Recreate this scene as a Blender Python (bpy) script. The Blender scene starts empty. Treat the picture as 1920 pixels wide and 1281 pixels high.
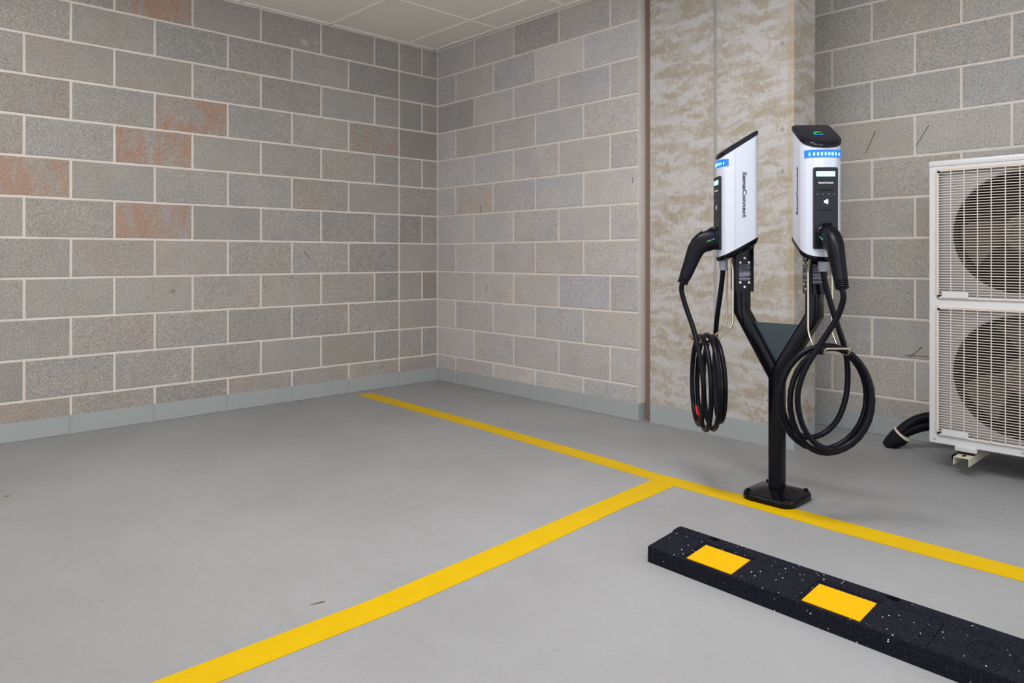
import bpy, bmesh, math, random
from mathutils import Vector, Matrix
random.seed(7)
R = math.radians
sc = bpy.context.scene
C = sc.collection

# ------------------------------------------------------------------ camera
cam = bpy.data.cameras.new('camera'); cam_o = bpy.data.objects.new('camera', cam); C.objects.link(cam_o)
F_PX = 1362.5
cam.sensor_width = 36.0; cam.lens = 36.0 * F_PX / 1920.0
cam.shift_y = -(640.5 - 482.2) / 1920.0
cam.clip_start = 0.02
cam_o.location = (4.279, -3.298, 0.912)
cam_o.rotation_euler = (R(90), 0, R(46.527))
sc.camera = cam_o

# ------------------------------------------------------------------ world and lamps
w = bpy.data.worlds.new('world'); sc.world = w; w.use_nodes = True
w.node_tree.nodes['Background'].inputs[0].default_value = (0.86, 0.93, 1.0, 1)
w.node_tree.nodes['Background'].inputs[1].default_value = 1.35

def area(name, loc, size, energy, col, rot=(0, 0, 0)):
    l = bpy.data.lights.new(name, 'AREA'); l.shape = 'RECTANGLE'; l.size, l.size_y = size
    l.energy = energy; l.color = col
    o = bpy.data.objects.new(name, l); C.objects.link(o); o.location = loc; o.rotation_euler = rot
    return o
area('lamp_bay_left', (1.5, -2.9, 2.42), (1.2, 0.25), 15, (1.0, 0.95, 0.86))
area('lamp_bay_right', (3.0, -1.5, 2.42), (1.2, 0.25), 28, (0.97, 0.96, 1.0))
area('lamp_bay_end', (4.4, -2.2, 2.42), (1.2, 0.25), 20, (0.93, 0.96, 1.0))
area('lamp_aisle', (3.2, -4.8, 2.42), (1.2, 0.25), 9, (0.95, 0.97, 1.0))

sc.view_settings.view_transform = 'Standard'
sc.view_settings.look = 'None'
sc.view_settings.gamma = 1.0
sc.view_settings.use_curve_mapping = False
sc.view_settings.exposure = 0.47

# ------------------------------------------------------------------ helpers
def srgb(r, g, b):
    f = lambda c: (c/255/12.92) if c/255 <= 0.04045 else ((c/255+0.055)/1.055)**2.4
    return (f(r), f(g), f(b), 1)

class NT:
    """Small node-tree writer."""
    def __init__(s, name):
        s.m = bpy.data.materials.new(name); s.m.use_nodes = True
        s.t = s.m.node_tree; s.b = s.t.nodes['Principled BSDF']
    def n(s, kind, **kw):
        nd = s.t.nodes.new(kind)
        for k, v in kw.items(): setattr(nd, k, v)
        return nd
    def lk(s, a, b): s.t.links.new(a, b)
    def math(s, op, a, b=None, c=None, clamp=False):
        nd = s.n('ShaderNodeMath', operation=op, use_clamp=clamp)
        for i, v in enumerate((a, b, c)):
            if v is None: continue
            if isinstance(v, (int, float)): nd.inputs[i].default_value = v
            else: s.lk(v, nd.inputs[i])
        return nd.outputs[0]
    def mix(s, fac, a, b, blend='MIX'):
        nd = s.n('ShaderNodeMix', data_type='RGBA', blend_type=blend)
        for sock, v in ((nd.inputs[0], fac), (nd.inputs[6], a), (nd.inputs[7], b)):
            if isinstance(v, (int, float)): sock.default_value = v
            elif isinstance(v, tuple): sock.default_value = v
            else: s.lk(v, sock)
        return nd.outputs[2]
    def noise(s, vec, scale, detail=3, rough=0.5, dist=0.0):
        nd = s.n('ShaderNodeTexNoise')
        nd.inputs['Scale'].default_value = scale; nd.inputs['Detail'].default_value = detail
        nd.inputs['Roughness'].default_value = rough; nd.inputs['Distortion'].default_value = dist
        if vec is not None: s.lk(vec, nd.inputs['Vector'])
        return nd.outputs['Fac']
    def ramp(s, fac, lo, hi, a=0.0, b=1.0):
        nd = s.n('ShaderNodeMapRange', interpolation_type='SMOOTHSTEP')
        nd.inputs[1].default_value = lo; nd.inputs[2].default_value = hi
        nd.inputs[3].default_value = a; nd.inputs[4].default_value = b
        s.lk(fac, nd.inputs[0]); return nd.outputs[0]
    def mapping(s, vec, scale=(1, 1, 1), rot=(0, 0, 0), loc=(0, 0, 0)):
        nd = s.n('ShaderNodeMapping'); nd.inputs['Scale'].default_value = scale
        nd.inputs['Rotation'].default_value = rot; nd.inputs['Location'].default_value = loc
        s.lk(vec, nd.inputs['Vector']); return nd.outputs[0]
    def bump(s, height, strength, dist):
        nd = s.n('ShaderNodeBump'); nd.inputs['Strength'].default_value = strength
        nd.inputs['Distance'].default_value = dist
        s.lk(height, nd.inputs['Height']); s.lk(nd.outputs[0], s.b.inputs['Normal'])
    def base(s, v):
        if isinstance(v, tuple): s.b.inputs['Base Color'].default_value = v
        else: s.lk(v, s.b.inputs['Base Color'])
    def rough(s, v):
        if isinstance(v, (int, float)): s.b.inputs['Roughness'].default_value = v
        else: s.lk(v, s.b.inputs['Roughness'])

def plain(name, col, rough=0.5, metal=0.0, coat=0.0, emit=None, strength=0.0, grain=0.0, gscale=300, var=0.06, spec=.5):
    t = NT(name)
    tc = t.n('ShaderNodeTexCoord').outputs['Object']
    nz = t.noise(tc, 25, 4)
    lo = tuple(c*(1-var) for c in col[:3])+(1,); hi = tuple(min(1, c*(1+var)) for c in col[:3])+(1,)
    t.base(t.mix(nz, lo, hi)); t.rough(rough)
    t.b.inputs['Metallic'].default_value = metal; t.b.inputs['Specular IOR Level'].default_value = spec
    t.b.inputs['Coat Weight'].default_value = coat
    if emit: t.b.inputs['Emission Color'].default_value = emit; t.b.inputs['Emission Strength'].default_value = strength
    if grain: t.bump(t.noise(tc, gscale, 3), grain, 0.002)
    return t.m

PAINT = srgb(157, 160, 159)
def paint_band(t, colour, level=0.098, wob=0.004):
    """Grey floor paint lapped up the foot of the wall."""
    g = t.n('ShaderNodeNewGeometry').outputs['Position']
    sx = t.n('ShaderNodeSeparateXYZ'); t.lk(g, sx.inputs[0])
    nz = t.noise(g, 9, 3)
    edge = t.math('MULTIPLY_ADD', nz, wob, level - wob/2)
    m = t.math('LESS_THAN', sx.outputs[2], edge)
    return t.mix(m, colour, PAINT), m

def mat_block():
    t = NT('concrete_block')
    oi = t.n('ShaderNodeObjectInfo')
    tc = t.n('ShaderNodeTexCoord').outputs['Object']
    off = t.n('ShaderNodeVectorMath', operation='MULTIPLY_ADD')
    off.inputs[0].default_value = (1, 1, 1)
    cb = t.n('ShaderNodeCombineXYZ')
    for i, k in enumerate((17.0, 5.0, 31.0)): t.lk(t.math('MULTIPLY', oi.outputs['Random'], k), cb.inputs[i])
    ad = t.n('ShaderNodeVectorMath', operation='ADD'); t.lk(tc, ad.inputs[0]); t.lk(cb.outputs[0], ad.inputs[1])
    v = ad.outputs[0]
    big = t.noise(v, 6, 4, .6)
    grain = t.noise(v, 150, 2, .6)
    pits = t.ramp(t.noise(v, 110, 3, .7), .28, .42)
    base = t.mix(big, srgb(155, 149, 144), srgb(179, 172, 167))
    base = t.mix(1.0, base, oi.outputs['Color'], 'MULTIPLY')
    hue = t.ramp(t.noise(t.mapping(v, (1, 1, 1), (0, 0, 0), (3, 7, 1)), 4.5, 4, .6), .35, .65)
    base = t.mix(1.0, base, t.mix(hue, (.97, .99, 1.025, 1), (1.03, 1.0, .955, 1)), 'MULTIPLY')
    base = t.mix(t.ramp(grain, .35, .7), t.mix(.22, base, (0.05, 0.05, 0.05, 1)), t.mix(.20, base, srgb(225, 218, 205)))
    base = t.mix(pits, t.mix(.42, base, srgb(48, 44, 38)), base)
    # pale mortar smears
    sm = t.ramp(t.noise(t.mapping(v, (1, 1, 1.6)), 7.5, 5, .65, .6), .665, .75)
    base = t.mix(t.math('MULTIPLY', sm, .5), base, srgb(200, 190, 184))
    # rust / red clay stain, amount kept per block in the object's alpha
    rn = t.noise(t.mapping(v, (2.2, 1, .8)), 6, 5, .6, .7)
    rm = t.math('MULTIPLY', t.ramp(rn, .38, .66), t.math('SUBTRACT', 1.0, oi.outputs['Alpha']), clamp=True)
    base = t.mix(t.math('MULTIPLY', rm, .68), base, t.mix(grain, srgb(140, 88, 62), srgb(196, 138, 106)))
    col, m = paint_band(t, base)
    t.base(col); t.rough(t.math('MULTIPLY_ADD', m, -.35, .95))
    h = t.math('ADD', t.math('MULTIPLY', grain, .8), t.math('MULTIPLY', pits, .8))
    h = t.math('MULTIPLY', h, t.math('MULTIPLY_ADD', m, -.65, 1.0))
    t.bump(h, .55, .003)
    return t.m

def mat_mortar():
    t = NT('mortar')
    tc = t.n('ShaderNodeTexCoord').outputs['Object']
    nz = t.noise(tc, 5, 4); gr = t.noise(tc, 180, 3)
    b = t.mix(nz, srgb(212, 202, 194), srgb(234, 224, 216))
    b = t.mix(t.math('MULTIPLY', gr, .35), b, srgb(150, 138, 125))
    col, m = paint_band(t, b)
    t.base(col); t.rough(.9); t.bump(gr, .4, .003)
    return t.m

def mat_floor():
    t = NT('painted_floor')
    tc = t.n('ShaderNodeTexCoord').outputs['Object']
    fine = t.noise(tc, 170, 3, .55); mid = t.noise(tc, 22, 4, .6); big = t.noise(tc, 1.1, 4, .55)
    b = t.mix(t.ramp(big, .3, .7), srgb(142, 141, 141), srgb(152, 151, 152))
    b = t.mix(t.math('MULTIPLY', t.ramp(mid, .5, .8), .25), b, srgb(132, 129, 125))
    b = t.mix(t.math('MULTIPLY', t.ramp(fine, .45, .75), .10), b, srgb(120, 120, 118))
    # sweeping tyre smudges
    st = t.noise(t.mapping(tc, (1.1, 7.0, 1), (0, 0, R(34))), 1.7, 5, .6, .35)
    b = t.mix(t.math('MULTIPLY', t.ramp(st, .55, .78), .22), b, srgb(126, 121, 120))
    # sparse dark specks
    vo = t.n('ShaderNodeTexVoronoi'); vo.inputs['Scale'].default_value = 5.5; t.lk(tc, vo.inputs['Vector'])
    sp = t.math('LESS_THAN', vo.outputs['Distance'], .022)
    b = t.mix(t.math('MULTIPLY', sp, .6), b, srgb(90, 76, 60))
    t.base(b); t.rough(t.math('MULTIPLY_ADD', mid, .2, .42))
    t.b.inputs['Specular IOR Level'].default_value = .35
    t.bump(t.math('ADD', fine, t.math('MULTIPLY', mid, .8)), .30, .003)
    return t.m

def mat_yellow():
    t = NT('yellow_line_paint')
    tc = t.n('ShaderNodeTexCoord').outputs['Object']
    fine = t.noise(tc, 170, 3); mid = t.noise(tc, 14, 4)
    b = t.mix(mid, srgb(200, 160, 0), srgb(210, 171, 0))
    st = t.noise(t.mapping(tc, (1.2, 8, 1), (0, 0, R(34))), 3.0, 5, .6)
    b = t.mix(t.math('MULTIPLY', t.ramp(st, .58, .75), .35), b, srgb(196, 150, 10))
    t.base(b); t.rough(.5); t.bump(fine, .3, .003)
    t.b.inputs['Specular IOR Level'].default_value = .12
    return t.m

def mat_column():
    t = NT('column_concrete')
    tc = t.n('ShaderNodeTexCoord').outputs['Object']
    # slurry swirls: horizontal strokes that wander, tan where thin
    wob = t.noise(t.mapping(tc, (2.5, 2.5, 2.5)), 1.6, 3)
    wv = t.n('ShaderNodeVectorMath', operation='ADD')
    cb = t.n('ShaderNodeCombineXYZ'); t.lk(t.math('MULTIPLY', wob, .12), cb.inputs[2]); t.lk(t.math('MULTIPLY', wob, .2), cb.inputs[0])
    t.lk(tc, wv.inputs[0]); t.lk(cb.outputs[0], wv.inputs[1])
    s1 = t.noise(t.mapping(wv.outputs[0], (2.8, 2.8, 9.5)), 1.7, 7, .66, .15)
    s2 = t.noise(t.mapping(wv.outputs[0], (46, 46, 24)), 1.2, 5, .7, .2)
    s3 = t.noise(t.mapping(tc, (5, 5, 4)), 1.3, 4, .6)
    gr = t.noise(tc, 120, 3)
    mm_ = t.math('MULTIPLY_ADD', s2, .42, s1)
    m = t.math('MULTIPLY', t.ramp(mm_, .64, .80), t.ramp(s3, .30, .55, .4, 1.0))
    edge = t.math('MULTIPLY', t.ramp(mm_, .665, .705), t.ramp(mm_, .75, .71))
    b = t.mix(gr, srgb(172, 167, 164), srgb(194, 189, 186))
    tan = t.mix(gr, srgb(146, 133, 114), srgb(168, 155, 136))
    b = t.mix(t.math('MULTIPLY', m, .9), b, tan)
    b = t.mix(t.math('MULTIPLY', edge, .16), b, srgb(150, 130, 100))
    sx = t.n('ShaderNodeSeparateXYZ'); t.lk(tc, sx.inputs[0])
    # rusty blotch near the foot, right of the middle
    vo = t.n('ShaderNodeTexVoronoi'); vo.inputs['Scale'].default_value = 34; t.lk(tc, vo.inputs['Vector'])
    dots = t.math('MULTIPLY', t.ramp(vo.outputs['Distance'], .36, .22), t.math('MULTIPLY', t.ramp(sx.outputs[0], 2.42, 2.58), t.ramp(sx.outputs[2], .30, .20)))
    b = t.mix(t.math('MULTIPLY', dots, .6), b, srgb(160, 112, 76))
    # ochre arris
    ar = t.math('MULTIPLY', t.ramp(sx.outputs[0], 2.676, 2.684), t.ramp(sx.outputs[1], .05, .035))
    b = t.mix(t.math('MULTIPLY', ar, .4), b, srgb(168, 148, 108))
    col, mm = paint_band(t, b, .105, .02)
    t.base(col); t.rough(.85)
    t.bump(t.math('ADD', t.math('MULTIPLY', gr, .4), s2), .25, .004)
    return t.m

def mat_rubber():
    t = NT('recycled_rubber')
    tc = t.n('ShaderNodeTexCoord').outputs['Object']
    gr = t.noise(tc, 260, 3, .7)
    vo = t.n('ShaderNodeTexVoronoi'); vo.inputs['Scale'].default_value = 115; vo.inputs['Randomness'].default_value = 1; t.lk(tc, vo.inputs['Vector'])
    sel = t.n('ShaderNodeSeparateColor'); t.lk(vo.outputs['Color'], sel.inputs[0])
    sp = t.math('MULTIPLY', t.math('LESS_THAN', vo.outputs['Distance'], .22), t.math('GREATER_THAN', sel.outputs[0], .90))
    b = t.mix(gr, (.0025, .0025, .005, 1), (.010, .010, .018, 1))
    v2 = t.n('ShaderNodeTexVoronoi'); v2.inputs['Scale'].default_value = 420; t.lk(tc, v2.inputs['Vector'])
    s2 = t.n('ShaderNodeSeparateColor'); t.lk(v2.outputs['Color'], s2.inputs[0])
    b = t.mix(t.math('MULTIPLY', t.math('GREATER_THAN', s2.outputs[0], .80), .45), b, (.030, .031, .052, 1))
    b = t.mix(sp, b, t.mix(sel.outputs[1], srgb(120, 118, 126), srgb(226, 220, 210)))
    t.base(b); t.rough(.8); t.bump(gr, .6, .003)
    t.b.inputs['Specular IOR Level'].default_value = .12
    return t.m

def mat_print(name, ground, ink, rows, cover=.55):
    """Dark sticker with rows of fine print."""
    t = NT(name)
    tc = t.n('ShaderNodeTexCoord').outputs['Generated']
    sx = t.n('ShaderNodeSeparateXYZ'); t.lk(tc, sx.inputs[0])
    ln = t.math('FRACT', t.math('MULTIPLY', sx.outputs[2], rows))
    row = t.math('GREATER_THAN', ln, .45)
    wd = t.noise(t.mapping(tc, (26, 26, rows)), 1.6, 1)
    blk = t.math('GREATER_THAN', t.noise(t.mapping(tc, (.2, .2, 4.2)), 1.7, 0), 1-cover)
    f = t.math('MULTIPLY', t.math('MULTIPLY', row, t.math('GREATER_THAN', wd, .45)), blk)
    t.base(t.mix(f, ground, ink)); t.rough(.45)
    return t.m

M = {}
M['block'] = mat_block(); M['mortar'] = mat_mortar(); M['floor'] = mat_floor(); M['yellow'] = mat_yellow()
M['column'] = mat_column(); M['rubber'] = mat_rubber()
M['tile'] = plain('ceiling_tile', srgb(238, 234, 222), .9, grain=.1, gscale=220, var=.02)
M['grid'] = plain('ceiling_grid', srgb(244, 240, 230), .5, var=.02)
M['caulk'] = plain('brown_sealant', srgb(120, 104, 92), .8, grain=.2)
M['seam'] = plain('seam_grey', srgb(150, 147, 144), .8, grain=.3, gscale=90, var=.15)
M['black_gloss'] = plain('black_powder_coat', (.002, .002, .004, 1), .16, spec=.2)
M['black_plastic'] = plain('black_plastic', (.004, .004, .007, 1), .36, spec=.16)
M['panel'] = plain('dark_grey_panel', (.012, .013, .018, 1), .4, spec=.25)
M['cable'] = plain('cable_rubber', (.003, .003, .006, 1), .34, spec=.16)
M['shell'] = plain('silver_white_shell', srgb(184, 187, 197), .2, coat=.4, var=.01)
M['lid'] = plain('lid_black', (.004, .004, .009, 1), .22, spec=.22)
M['gland'] = plain('gland_grey', srgb(150, 152, 162), .45)
M['chrome'] = plain('chrome_wire', (.52, .45, .34, 1), .18, metal=1.0, var=.02)
M['bolt'] = plain('bolt_steel', (.70, .69, .66, 1), .35, metal=.6)
M['gusset'] = plain('gusset_teal', srgb(38, 50, 56), .35)
M['ink'] = plain('navy_lettering', srgb(36, 40, 62), .5)
M['white_ink'] = plain('white_lettering', srgb(222, 222, 224), .5)
M['red'] = plain('red_tape', srgb(214, 20, 24), .4)
M['green'] = plain('logo_green', srgb(60, 178, 56), .4)
M['blue'] = plain('logo_blue', srgb(44, 128, 206), .4)
M['led_bar'] = plain('blue_light_lens', (.005, .06, .4, 1), .2, emit=(.0, .19, .80, 1), strength=.6)
M['led'] = plain('blue_white_led', (.3, .8, 1, 1), .2, emit=(.16, .72, 1.0, 1), strength=1.1)
def mat_lcd():
    t = NT('lcd_screen')
    tc = t.n('ShaderNodeTexCoord').outputs['Generated']
    wd = t.noise(t.mapping(tc, (22, 1, 5)), 1.5, 1)
    t.base((.3, .6, .6, 1)); t.rough(.2)
    t.lk(t.mix(t.ramp(wd, .5, .6), (.55, .98, 1.0, 1), (.35, .80, .85, 1)), t.b.inputs['Emission Color'])
    t.b.inputs['Emission Strength'].default_value = .62
    return t.m
M['lcd'] = mat_lcd()
M['sticker'] = mat_print('warning_sticker', (.022, .022, .036, 1), srgb(160, 158, 172), 13)
M['ac_white'] = plain('enamel_white', srgb(206, 204, 204), .35, coat=.2, var=.015)
M['ac_grille'] = plain('grille_ivory', srgb(210, 198, 188), .45, var=.02)
M['ac_shroud'] = plain('shroud_grey', srgb(168, 164, 164), .5)
M['ac_dark'] = plain('coil_brown', srgb(58, 36, 18), .7, var=.3)
M['ac_duct_shade'] = plain('duct_shade', srgb(46, 38, 32), .6)  # shroud grey made dark, shade inside the duct put into the colour
M['fan'] = plain('fan_plastic', srgb(92, 80, 66), .5)
M['cream'] = plain('cream_steel', srgb(206, 198, 176), .45)
M['foam'] = plain('black_foam', (.003, .003, .006, 1), .5, spec=.15, grain=.15, gscale=120)
M['pale_tape'] = plain('pale_tape', srgb(205, 190, 168), .5)
M['pad'] = plain('reflective_yellow', srgb(222, 160, 0), .6, grain=.2, gscale=200, var=.05, spec=.12)
M['leaf'] = plain('dry_leaf', srgb(120, 92, 60), .8)
M['pencil'] = plain('pencil_mark', srgb(78, 74, 70), .9)

def obj(name, bm, mat, parent=None, smooth=False, loc=None, rot=None):
    me = bpy.data.meshes.new(name)
    if isinstance(bm, bmesh.types.BMesh):
        bmesh.ops.recalc_face_normals(bm, faces=bm.faces[:])
        bm.to_mesh(me); bm.free()
    else: me = bm
    if smooth:
        me.shade_smooth()
        me.set_sharp_from_angle(angle=R(smooth if smooth is not True else 40))
    if mat is not None:
        me.materials.clear(); me.materials.append(mat)
    o = bpy.data.objects.new(name, me); C.objects.link(o)
    if parent is not None: o.parent = parent
    if loc: o.location = loc
    if rot: o.rotation_euler = rot
    return o

def thing(name, label, cat, loc=(0, 0, 0), rz=0, group=None):
    o = bpy.data.objects.new(name, None); C.objects.link(o); o.empty_display_size = .1
    o.location = loc; o.rotation_euler = (0, 0, rz)
    return tag(o, label, cat, group)
def tag(o, label=None, cat=None, group=None, kind=None):
    if label: o['label'] = label
    if cat: o['category'] = cat
    if group: o['group'] = group
    if kind: o['kind'] = kind
    return o

def add_box(bm, x0, x1, y0, y1, z0, z1):
    vs = [bm.verts.new((x, y, z)) for z in (z0, z1) for x, y in ((x0, y0), (x1, y0), (x1, y1), (x0, y1))]
    for f in ((0, 3, 2, 1), (4, 5, 6, 7), (0, 1, 5, 4), (1, 2, 6, 5), (2, 3, 7, 6), (3, 0, 4, 7)):
        bm.faces.new([vs[i] for i in f])
def box(x0, x1, y0, y1, z0, z1, bevel=0, seg=2):
    bm = bmesh.new(); add_box(bm, x0, x1, y0, y1, z0, z1)
    if bevel: bmesh.ops.bevel(bm, geom=bm.edges[:], offset=bevel, segments=seg, affect='EDGES', profile=.5)
    return bm
def loft(rings, cap0=True, cap1=True, bm=None, closed=True):
    """Skin a list of equal-length point rings."""
    bm = bm or bmesh.new()
    vr = [[bm.verts.new(p) for p in r] for r in rings]
    n = len(rings[0])
    for a, b in zip(vr, vr[1:]):
        for i in range(n if closed else n-1):
            bm.faces.new((a[i], a[(i+1) % n], b[(i+1) % n], b[i]))
    if cap0: bm.faces.new(vr[0][::-1])
    if cap1: bm.faces.new(vr[-1])
    return bm
def rrect(w, h, r, seg=5, cx=0, cy=0):
    pts = []
    for k, (sx, sy) in enumerate(((1, 1), (-1, 1), (-1, -1), (1, -1))):
        for i in range(seg+1):
            a = (k*90 + 90*i/seg)*math.pi/180
            pts.append((cx + sx*(w/2-r) + r*math.cos(a), cy + sy*(h/2-r) + r*math.sin(a)))
    return pts
def circle(r, n, c=(0, 0)):
    return [(c[0]+r*math.cos(2*math.pi*i/n), c[1]+r*math.sin(2*math.pi*i/n)) for i in range(n)]
def catmull(pts, per=8):
    P = [Vector(p) for p in pts]; P = [P[0]*2-P[1]] + P + [P[-1]*2-P[-2]]
    out = []
    for i in range(1, len(P)-2):
        p0, p1, p2, p3 = P[i-1:i+3]
        for j in range(per):
            t = j/per
            out.append(.5*((2*p1)+(p2-p0)*t+(2*p0-5*p1+4*p2-p3)*t*t+(3*p1-p0-3*p2+p3)*t**3))
    out.append(P[-2]); return out
def tube(path, r, n=8, bm=None):
    """Round tube along a path with a parallel-transported frame; r may be a list."""
    P = [Vector(p) for p in path]; rings = []
    t0 = (P[1]-P[0]).normalized()
    nn = t0.orthogonal().normalized()
    for i, p in enumerate(P):
        t = (P[min(i+1, len(P)-1)]-P[max(i-1, 0)]).normalized()
        nn = (nn - t*nn.dot(t)).normalized(); b = t.cross(nn)
        rr = r[i] if isinstance(r, (list, tuple)) else r
        rings.append([p + nn*(rr*math.cos(2*math.pi*k/n)) + b*(rr*math.sin(2*math.pi*k/n)) for k in range(n)])
    return loft(rings, bm=bm)
def fillet(pts, rad, per=5):
    """Round the inner corners of a polyline."""
    P = [Vector(p) for p in pts]; out = [P[0]]
    for a, b, c in zip(P, P[1:], P[2:]):
        d1 = (a-b); d2 = (c-b); r = min(rad, d1.length*.49, d2.length*.49)
        s, e = b+d1.normalized()*r, b+d2.normalized()*r
        for i in range(per+1):
            t = i/per; out.append(s*(1-t)**2 + b*2*t*(1-t) + e*t*t)
    out.append(P[-1]); return out
def text_mesh(body, size, extrude=.0006, xscale=1.0, bold=0.0):
    cu = bpy.data.curves.new('lettering', 'FONT'); cu.body = body; cu.size = size
    cu.align_x = 'CENTER'; cu.align_y = 'CENTER'; cu.extrude = extrude; cu.offset = bold; cu.resolution_u = 3
    o = bpy.data.objects.new('lettering', cu); C.objects.link(o)
    dg = bpy.context.evaluated_depsgraph_get()
    me = bpy.data.meshes.new_from_object(o.evaluated_get(dg))
    C.objects.unlink(o); bpy.data.objects.remove(o); bpy.data.curves.remove(cu)
    me.transform(Matrix.Diagonal((xscale, 1, 1, 1)))
    return me
def boolean_cut(o, cutters):
    for bm in cutters:
        me = bpy.data.meshes.new('cut'); bmesh.ops.recalc_face_normals(bm, faces=bm.faces[:]); bm.to_mesh(me); bm.free()
        co = bpy.data.objects.new('cut', me); C.objects.link(co); co.parent = o.parent
        md = o.modifiers.new('cut', 'BOOLEAN'); md.object = co; md.operation = 'DIFFERENCE'; md.solver = 'EXACT'
        dg = bpy.context.evaluated_depsgraph_get(); dg.update()
        new = bpy.data.meshes.new_from_object(o.evaluated_get(dg)); o.modifiers.clear(); old = o.data; o.data = new
        bpy.data.objects.remove(co); bpy.data.meshes.remove(old)

# ------------------------------------------------------------------ floor
fl = obj('floor', box(-.3, 7.2, -7.2, 1.0, -.12, 0), M['floor'])
tag(fl, 'smooth pale grey painted concrete floor of the parking bay', kind='structure')

# ------------------------------------------------------------------ block walls
MOD, Z0, JT, CEIL = .2032, .1965, .0108, 2.437
_cache = {}
def block_mesh(w, h, var):
    key = (round(w, 3), round(h, 3), var)
    if key in _cache: return _cache[key]
    rnd = random.Random(hash(key) & 0xffff)
    na, nb = (4, 2) if w > .25 else (2, 2)
    per = []
    for i in range(na): per.append((-w/2 + w*i/na, -h/2))
    for i in range(nb): per.append((w/2, -h/2 + h*i/nb))
    for i in range(na): per.append((w/2 - w*i/na, h/2))
    for i in range(nb): per.append((-w/2, h/2 - h*i/nb))
    j = [rnd.uniform(.0, .0016) for _ in per]
    def ring(ins, y):
        out = []
        for (x, z), q in zip(per, j):
            d = ins + q
            out.append((x - math.copysign(min(d, abs(x)), x) if abs(abs(x)-w/2) < 1e-6 else x, y,
                        z - math.copysign(min(d, abs(z)), z) if abs(abs(z)-h/2) < 1e-6 else z))
        return out
    bm = loft([ring(0, .055), ring(0, .0030), ring(.0010, .0008), ring(.0032, 0)], cap0=False)
    me = bpy.data.meshes.new('block'); bmesh.ops.recalc_face_normals(bm, faces=bm.faces[:]); bm.to_mesh(me); bm.free()
    me.materials.append(M['block']); _cache[key] = me
    return me

def course_z(i):
    z0 = 0.0 if i == 0 else Z0 + (i-1)*MOD + JT/2
    z1 = min(Z0 + i*MOD - JT/2, CEIL - .004)
    return z0, z1

def build_wall(name, label, origin, rz, u0, u1, rows, tint, special, slab=None):
    s = slab or (u0, u1)
    wl = obj(name, box(s[0], s[1], .0036, .11, 0, CEIL+.05), M['mortar'], loc=origin, rot=(0, 0, rz))
    tag(wl, label, kind='structure')
    for i in range(12):
        z0, z1 = course_z(i)
        for a, b in rows(i):
            if b-a < .03: continue
            bw, bh = (b-a)-JT, z1-z0
            o = bpy.data.objects.new('block', block_mesh(bw, bh, random.randrange(3))); C.objects.link(o)
            o.parent = wl; o.location = ((a+b)/2, random.uniform(-.0009, .0009), (z0+z1)/2)
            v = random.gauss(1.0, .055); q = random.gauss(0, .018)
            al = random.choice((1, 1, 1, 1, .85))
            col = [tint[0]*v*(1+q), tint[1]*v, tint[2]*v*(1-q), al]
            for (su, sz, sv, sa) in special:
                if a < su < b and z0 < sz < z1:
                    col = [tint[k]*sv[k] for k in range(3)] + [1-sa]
            o.color = col
    return wl

YL = -.3397
def rows_left(i):
    out = []
    if i % 2:
        out += [(-.1405, 0.0), (YL, -.1405), (YL-MOD, YL)]; y = YL - MOD
    else:
        out += [(YL, 0.0)]; y = YL
    while y > -4.4: out.append((y-2*MOD, y)); y -= 2*MOD
    return out
G = (1, 1, 1)
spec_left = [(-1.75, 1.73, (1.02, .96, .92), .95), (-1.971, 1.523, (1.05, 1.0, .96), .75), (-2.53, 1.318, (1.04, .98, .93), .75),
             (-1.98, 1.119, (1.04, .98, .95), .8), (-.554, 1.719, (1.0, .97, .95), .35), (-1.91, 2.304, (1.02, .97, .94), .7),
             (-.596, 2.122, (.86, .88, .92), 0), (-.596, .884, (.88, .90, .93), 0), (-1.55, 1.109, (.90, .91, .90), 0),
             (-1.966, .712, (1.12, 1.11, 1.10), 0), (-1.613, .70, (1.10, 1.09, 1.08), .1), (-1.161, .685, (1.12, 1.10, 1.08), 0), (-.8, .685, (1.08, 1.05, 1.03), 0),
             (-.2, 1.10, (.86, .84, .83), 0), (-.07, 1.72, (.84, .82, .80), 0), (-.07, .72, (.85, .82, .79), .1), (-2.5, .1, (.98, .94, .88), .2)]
wall_l = build_wall('wall_left', 'long grey concrete block wall on the left', (0, 0, 0), R(90), -4.8, 0, rows_left, (.86, .855, .845), spec_left, slab=(-4.8, .1))  # same blocks tinted darker, the weaker light here put into the colour
def rows_right(i):
    xs = [0, .418, .8244, 1.2308, 1.6372, 1.8404] if i % 2 else [0, .2148, .6212, 1.0276, 1.434, 1.8404]
    return list(zip(xs, xs[1:]))
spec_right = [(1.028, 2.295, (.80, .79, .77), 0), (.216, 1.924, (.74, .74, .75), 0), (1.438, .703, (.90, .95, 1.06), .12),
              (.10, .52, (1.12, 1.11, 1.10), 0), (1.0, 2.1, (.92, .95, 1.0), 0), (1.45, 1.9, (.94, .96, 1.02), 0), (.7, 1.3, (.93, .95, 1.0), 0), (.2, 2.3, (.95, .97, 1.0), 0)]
wall_r = build_wall('wall_right', 'grey concrete block wall between the corner and the column', (0, 0, 0), R(-.6), 0, 1.8404, rows_right, (1.25, 1.25, 1.30), spec_right, slab=(-.004, 1.836))  # same blocks tinted brighter and cooler, stronger light put into the colour
def rows_far(i):
    x = 2.62892 - 2*MOD*2 + (0 if i % 2 else MOD); out = []
    while x < 5.2: out.append((x, x+2*MOD)); x += 2*MOD
    return out
spec_far = [(3.2, .9, (.93, .97, .95), .1), (3.1, 1.1, (.97, .96, .93), .25)]
wall_f = build_wall('wall_back', 'grey concrete block wall behind the white condenser unit', (0, .638, 0), 0, 1.8, 5.6, rows_far, (1.03, 1.06, 1.045), spec_far)

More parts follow.
